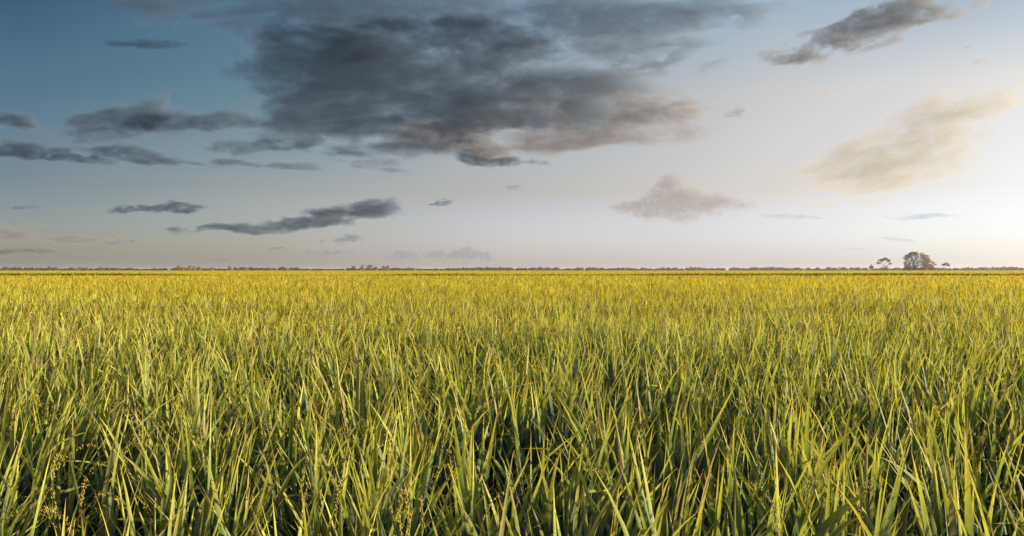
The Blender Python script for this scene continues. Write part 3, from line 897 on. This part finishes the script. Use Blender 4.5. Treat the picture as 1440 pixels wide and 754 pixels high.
# dry reddish verge between the far field and the trees
vx = np.linspace(-900, 900, 361)
verge_v = np.concatenate([np.stack([vx, np.full_like(vx, FAR_END + 2) + 2 * fbm(vx * .02, vx * 0, 3, 62), 1.22 + 0.12 * fbm(vx * .1, vx * 0, 3, 63)], -1),
                          np.stack([vx, np.full_like(vx, FAR_END + 26), 1.25 + 0.15 * fbm(vx * .1, vx * 0 + 4, 3, 64)], -1),
                          np.stack([vx, np.full_like(vx, FAR_END + 30), np.full_like(vx, 0.004)], -1)])
i = np.arange(3 * 361).reshape(3, 361)
Q = np.stack([i[:-1, :-1], i[:-1, 1:], i[1:, 1:], i[1:, :-1]], -1).reshape(-1, 4)
tag(link("verge", mesh_from("verge", verge_v, Q, smooth=True), plain_material("dry_verge_grass", (0.16, 0.10, 0.05), (0.26, 0.17, 0.08), 0.1)),
    "dry reddish bank closing off the far rice field", "verge", kind="structure")

# small white hut at the foot of the clump
M_WHITE = plain_material("white_painted_boards", (0.62, 0.60, 0.55), (0.80, 0.78, 0.72), 4.0, 0.6)
M_ROOF = plain_material("pale_sheet_roof", (0.50, 0.48, 0.44), (0.66, 0.64, 0.60), 6.0, 0.5)
M_DOOR = plain_material("weathered_door", (0.20, 0.15, 0.10), (0.32, 0.25, 0.17), 6.0, 0.7)
hut = bpy.data.objects.new("hut", None)
hut.location = (gx(1312.5), D_GROVE - 13, 0.0)
COL.objects.link(hut)
tag(hut, "tiny white hut at the foot of the big clump's right end", "hut")
bm = bmesh.new()
w, d, h = 1.15, 0.9, 2.05
pent = [(-w, 0), (w, 0), (w, h), (0, h + 0.45), (-w, h)]
f = [bm.verts.new((x, -d, z)) for x, z in pent]; b = [bm.verts.new((x, d, z)) for x, z in pent]
bm.faces.new(f); bm.faces.new(b[::-1])
for k in range(5): bm.faces.new((f[k], b[k], b[(k + 1) % 5], f[(k + 1) % 5]))
link("wall", bm_mesh("wall", bm), M_WHITE, hut)
bm = bmesh.new()
for s in (-1, 1):
    q = [(0, h + 0.455), (s * (w + 0.15), h - 0.06), (s * (w + 0.15), h + 0.02), (0, h + 0.54)]
    f = [bm.verts.new((x, -d - 0.15, z)) for x, z in q]; b = [bm.verts.new((x, d + 0.15, z)) for x, z in q]
    bm.faces.new(f); bm.faces.new(b[::-1])
    for k in range(4): bm.faces.new((f[k], b[k], b[(k + 1) % 4], f[(k + 1) % 4]))
link("roof", bm_mesh("roof", bm), M_ROOF, hut)
bm = bmesh.new()
bmesh.ops.create_cube(bm, size=1.0, matrix=Matrix.Translation((0.1, -d - 0.02, 0.85)) @ Matrix.Diagonal((0.7, 0.05, 1.5, 1)))
link("door", bm_mesh("door", bm), M_DOOR, hut)

# ------------------------------------------------------------------ tall weeds sticking out of the near crop by the ditch
M_WEED = leaf_material("weed_leaf", [(0.0, (0.04, 0.06, 0.03)), (0.6, (0.08, 0.12, 0.05)), (1.0, (0.16, 0.18, 0.06))], (0.2, 0.17, 0.09), 0.04, 0.35)
for label, u, spread, n, sd in (("straggling green weeds above the crop by the ditch near the left border", 48, 1.7, 60, 1),
                                ("straggling green weeds above the crop by the ditch left of the big tree clump", 1141, 1.9, 60, 2),
                                ("straggling green weeds above the crop by the ditch near the right border", 1373, 1.9, 64, 3),
                                ("single thin green weed above the crop in front of the big tree clump", 1279, 0.12, 9, 4)):
    rng = np.random.default_rng(sd)
    yy = 99.0
    wx, wy = rng.normal(0, spread * 0.55, n).clip(-spread, spread), rng.normal(0, 0.5, n)
    V, Q, UV = ribbons(np.stack([wx, wy, rng.uniform(0.3, 0.6, n)], -1), rng.uniform(0, 6.28, n), rng.uniform(0.6, 0.95, n), rng.uniform(0.06, 0.11, n),
                       np.abs(rng.normal(0.12, 0.12, n)), np.abs(rng.normal(0.4, 0.4, n)), rng.normal(0, .6, n), 4, 0.0, None, 0.0, rng.random(n))
    st = ribbons(np.stack([wx, wy, np.zeros(n)], -1), np.zeros(n), np.full(n, 0.62), np.full(n, 0.025), np.zeros(n), np.zeros(n), np.zeros(n), 2, 0.0, None, 0.0, rng.random(n))
    V2 = np.concatenate([V, st[0]]); Q2 = np.concatenate([Q, st[1] + len(V)]); UV2 = np.concatenate([UV, st[2]])
    nm = "weed" if n < 10 else "weeds"
    o = link(nm, mesh_from(nm, V2, Q2, None, UV2, True), M_WEED)
    o.location = ((u - 720) / FPX * yy, yy, 0)
    tag(o, label, "weeds", kind=None if n < 10 else "stuff")


# ------------------------------------------------------------------ single rice plants that stand out in front
def spot(u, v, depth):
    return Vector(((u - 720.0) / FPX * depth, depth, EYE + (HORIZON - v) / FPX * depth))


def blade_mesh(name, pts, width, roll, rnd, seg=14):
    """One leaf along a curve through three points, pointed at the end, folded on its midrib."""
    a, b, c = (Vector(p) for p in pts)
    ctrl = b * 2 - (a + c) * 0.5
    V, UV = [], []
    for k in range(seg + 1):
        t = k / seg
        p = a * (1 - t) ** 2 + ctrl * 2 * t * (1 - t) + c * t * t
        d = ((ctrl - a) * (1 - t) + (c - ctrl) * t).normalized()
        s = d.cross(Vector((0, -1, 0.35))).normalized()
        s = Matrix.Rotation(roll + 0.5 * t, 3, d) @ s
        nrm = s.cross(d)
        w = 0.5 * width * (0.5 + 0.5 * math.sin(min(t / 0.4, 1) * math.pi / 2)) * (1 - max(0, (t - 0.3) / 0.7) ** 1.6)
        w = max(w, 0.0004)
        for q in (s * w + nrm * w * 0.3, Vector((0, 0, 0)), -s * w + nrm * w * 0.3):
            V.append(p + q); UV.append((0.40 + 0.60 * t, rnd))
    Q = []
    for k in range(seg):
        for j in (0, 1):
            i0 = k * 3 + j
            Q.append((i0, i0 + 1, i0 + 4, i0 + 3))
    return np.array([list(v) for v in V]), Q, np.array(UV)


def rice_plant(label, foot, leaves, ears=(), rnd=0.4, seed=1):
    rg = random.Random(seed)
    root = bpy.data.objects.new("rice_plant", None)
    root.location = (foot[0], foot[1], 0)
    COL.objects.link(root)
    tag(root, label, "rice plant", "single rice plants in front")
    o = Vector((foot[0], foot[1], 0))
    bm = bmesh.new()
    for pts, wd, roll in leaves:
        tube(bm, [Vector((0, 0, -0.02)), (Vector(pts[0]) - o) * 0.5, Vector(pts[0]) - o], [0.005, 0.0045, 0.0035], 6)
    for pts in ears:
        tube(bm, [Vector((0, 0, -0.02)), (Vector(pts[0]) - o) * 0.5, Vector(pts[0]) - o], [0.004, 0.0035, 0.002], 6)
    me = bm_mesh("stem", bm)
    lay = me.uv_layers.new(name="UVMap")
    lay.data.foreach_set("uv", np.tile([0.25, 0.4], len(me.loops)).astype(np.float32))
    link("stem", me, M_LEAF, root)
    for k, (pts, wd, roll) in enumerate(leaves):
        V, Q, UV = blade_mesh("leaf", [Vector(p) - o for p in pts], wd, roll, (rnd + 0.13 * k) % 0.75)
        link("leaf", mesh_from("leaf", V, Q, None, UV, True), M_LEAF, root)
    for pts in ears:
        bm = bmesh.new()
        a, b, c = (Vector(p) - o for p in pts)
        ctrl = b * 2 - (a + c) * 0.5
        cur = [a * (1 - t) ** 2 + ctrl * 2 * t * (1 - t) + c * t * t for t in [k / 8 for k in range(9)]]
        tube(bm, cur, [0.0016] * 9, 5)
        for k in range(44):
            t = 0.08 + 0.92 * k / 43
            p = a * (1 - t) ** 2 + ctrl * 2 * t * (1 - t) + c * t * t
            off = Vector((rg.uniform(-1, 1), rg.uniform(-1, 1), rg.uniform(-0.6, 0.6))) * 0.006
            m = Matrix.Translation(p + off) @ Matrix.Rotation(rg.uniform(-.5, .5), 4, 'X') @ Matrix.Rotation(rg.uniform(-.5, .5), 4, 'Y') @ Matrix.Diagonal((0.0021, 0.0021, 0.0048, 1))
            bmesh.ops.create_icosphere(bm, subdivisions=1, radius=1.0, matrix=m)
        link("ear", bm_mesh("ear", bm), M_EAR, root)
    return root


def lf(d, u0, v0, u1, v1, u2, v2, width, roll=0.2, dd=0.0):
    return ([spot(u0, v0, d), spot(u1, v1, d + dd * 0.5), spot(u2, v2, d + dd)], width, roll)


def foot_at(u, d): return ((u - 720) / FPX * d, d + 0.03)


rice_plant("rice plant with two broad leaves leaning right at the lower right", foot_at(1140, 2.35),
           [lf(2.3, 1135, 775, 1178, 722, 1227, 689, 0.030, 0.15), lf(2.22, 1150, 790, 1178, 745, 1213, 727, 0.022, 0.2)], seed=1)
rice_plant("rice plant with an upright bright yellow seed head at the lower right", foot_at(1170, 2.75),
           [lf(2.75, 1166, 740, 1150, 700, 1140, 668, 0.012, 0.3)],
           [[spot(1171, 735, 2.7), spot(1166, 690, 2.7), spot(1172, 648, 2.7)], [spot(1168, 690, 2.7), spot(1176, 680, 2.7), spot(1186, 676, 2.7)]], seed=2)
rice_plant("rice plant with a long leaf slanting up right, left of the seed head", foot_at(1060, 2.9),
           [lf(2.85, 1050, 715, 1100, 668, 1158, 640, 0.017, 0.35), lf(2.85, 1062, 720, 1070, 680, 1082, 640, 0.014, 0.2)], rnd=0.55, seed=3)
rice_plant("rice plant with a long leaf slanting up left, right of the seed head", foot_at(1300, 2.9),
           [lf(2.85, 1312, 705, 1275, 665, 1232, 641, 0.017, 0.35), lf(2.85, 1300, 715, 1312, 670, 1318, 630, 0.014, 0.2)], rnd=0.6, seed=4)
rice_plant("rice plant with a grey green leaf arching up left at the lower left", foot_at(232, 2.85),
           [lf(2.8, 236, 725, 205, 672, 170, 638, 0.016, 0.3), lf(2.8, 230, 730, 240, 680, 236, 622, 0.014, 0.2)], rnd=0.3, seed=5)
rice_plant("rice plant with a grey green leaf arching up right, lower left of the middle", foot_at(388, 2.85),
           [lf(2.8, 384, 725, 408, 668, 441, 634, 0.016, 0.3), lf(2.8, 392, 730, 384, 690, 372, 640, 0.014, 0.2)], rnd=0.2, seed=6)
rice_plant("rice plant with three yellow seed heads standing at the bottom left of the middle", foot_at(572, 2.45),
           [lf(2.4, 566, 770, 552, 725, 548, 690, 0.012, 0.2)],
           [[spot(566, 765, 2.4), spot(562, 725, 2.4), spot(566, 688, 2.4)], [spot(576, 765, 2.42), spot(574, 720, 2.42), spot(570, 684, 2.42)], [spot(590, 765, 2.38), spot(594, 735, 2.38), spot(591, 700, 2.38)]], seed=7)


# ------------------------------------------------------------------ the evening air over the plain
bm = bmesh.new()
bmesh.ops.create_cube(bm, size=1.0, matrix=Matrix.Translation((0, 3350, 7.5)) @ Matrix.Diagonal((12200, 7500, 17.0, 1)))
me = bm_mesh("haze", bm)
m, n, l = new_mat("thin_haze")
out = n.new("ShaderNodeOutputMaterial")
v = n.new("ShaderNodeVolumePrincipled")
v.inputs["Color"].default_value = (0.80, 0.79, 0.80, 1)
v.inputs["Density"].default_value = 0.00018
v.inputs["Anisotropy"].default_value = 0.3
l.new(v.outputs[0], out.inputs["Volume"])
tag(link("haze", me, m), "thin pale evening haze over the fields", "haze", kind="stuff")
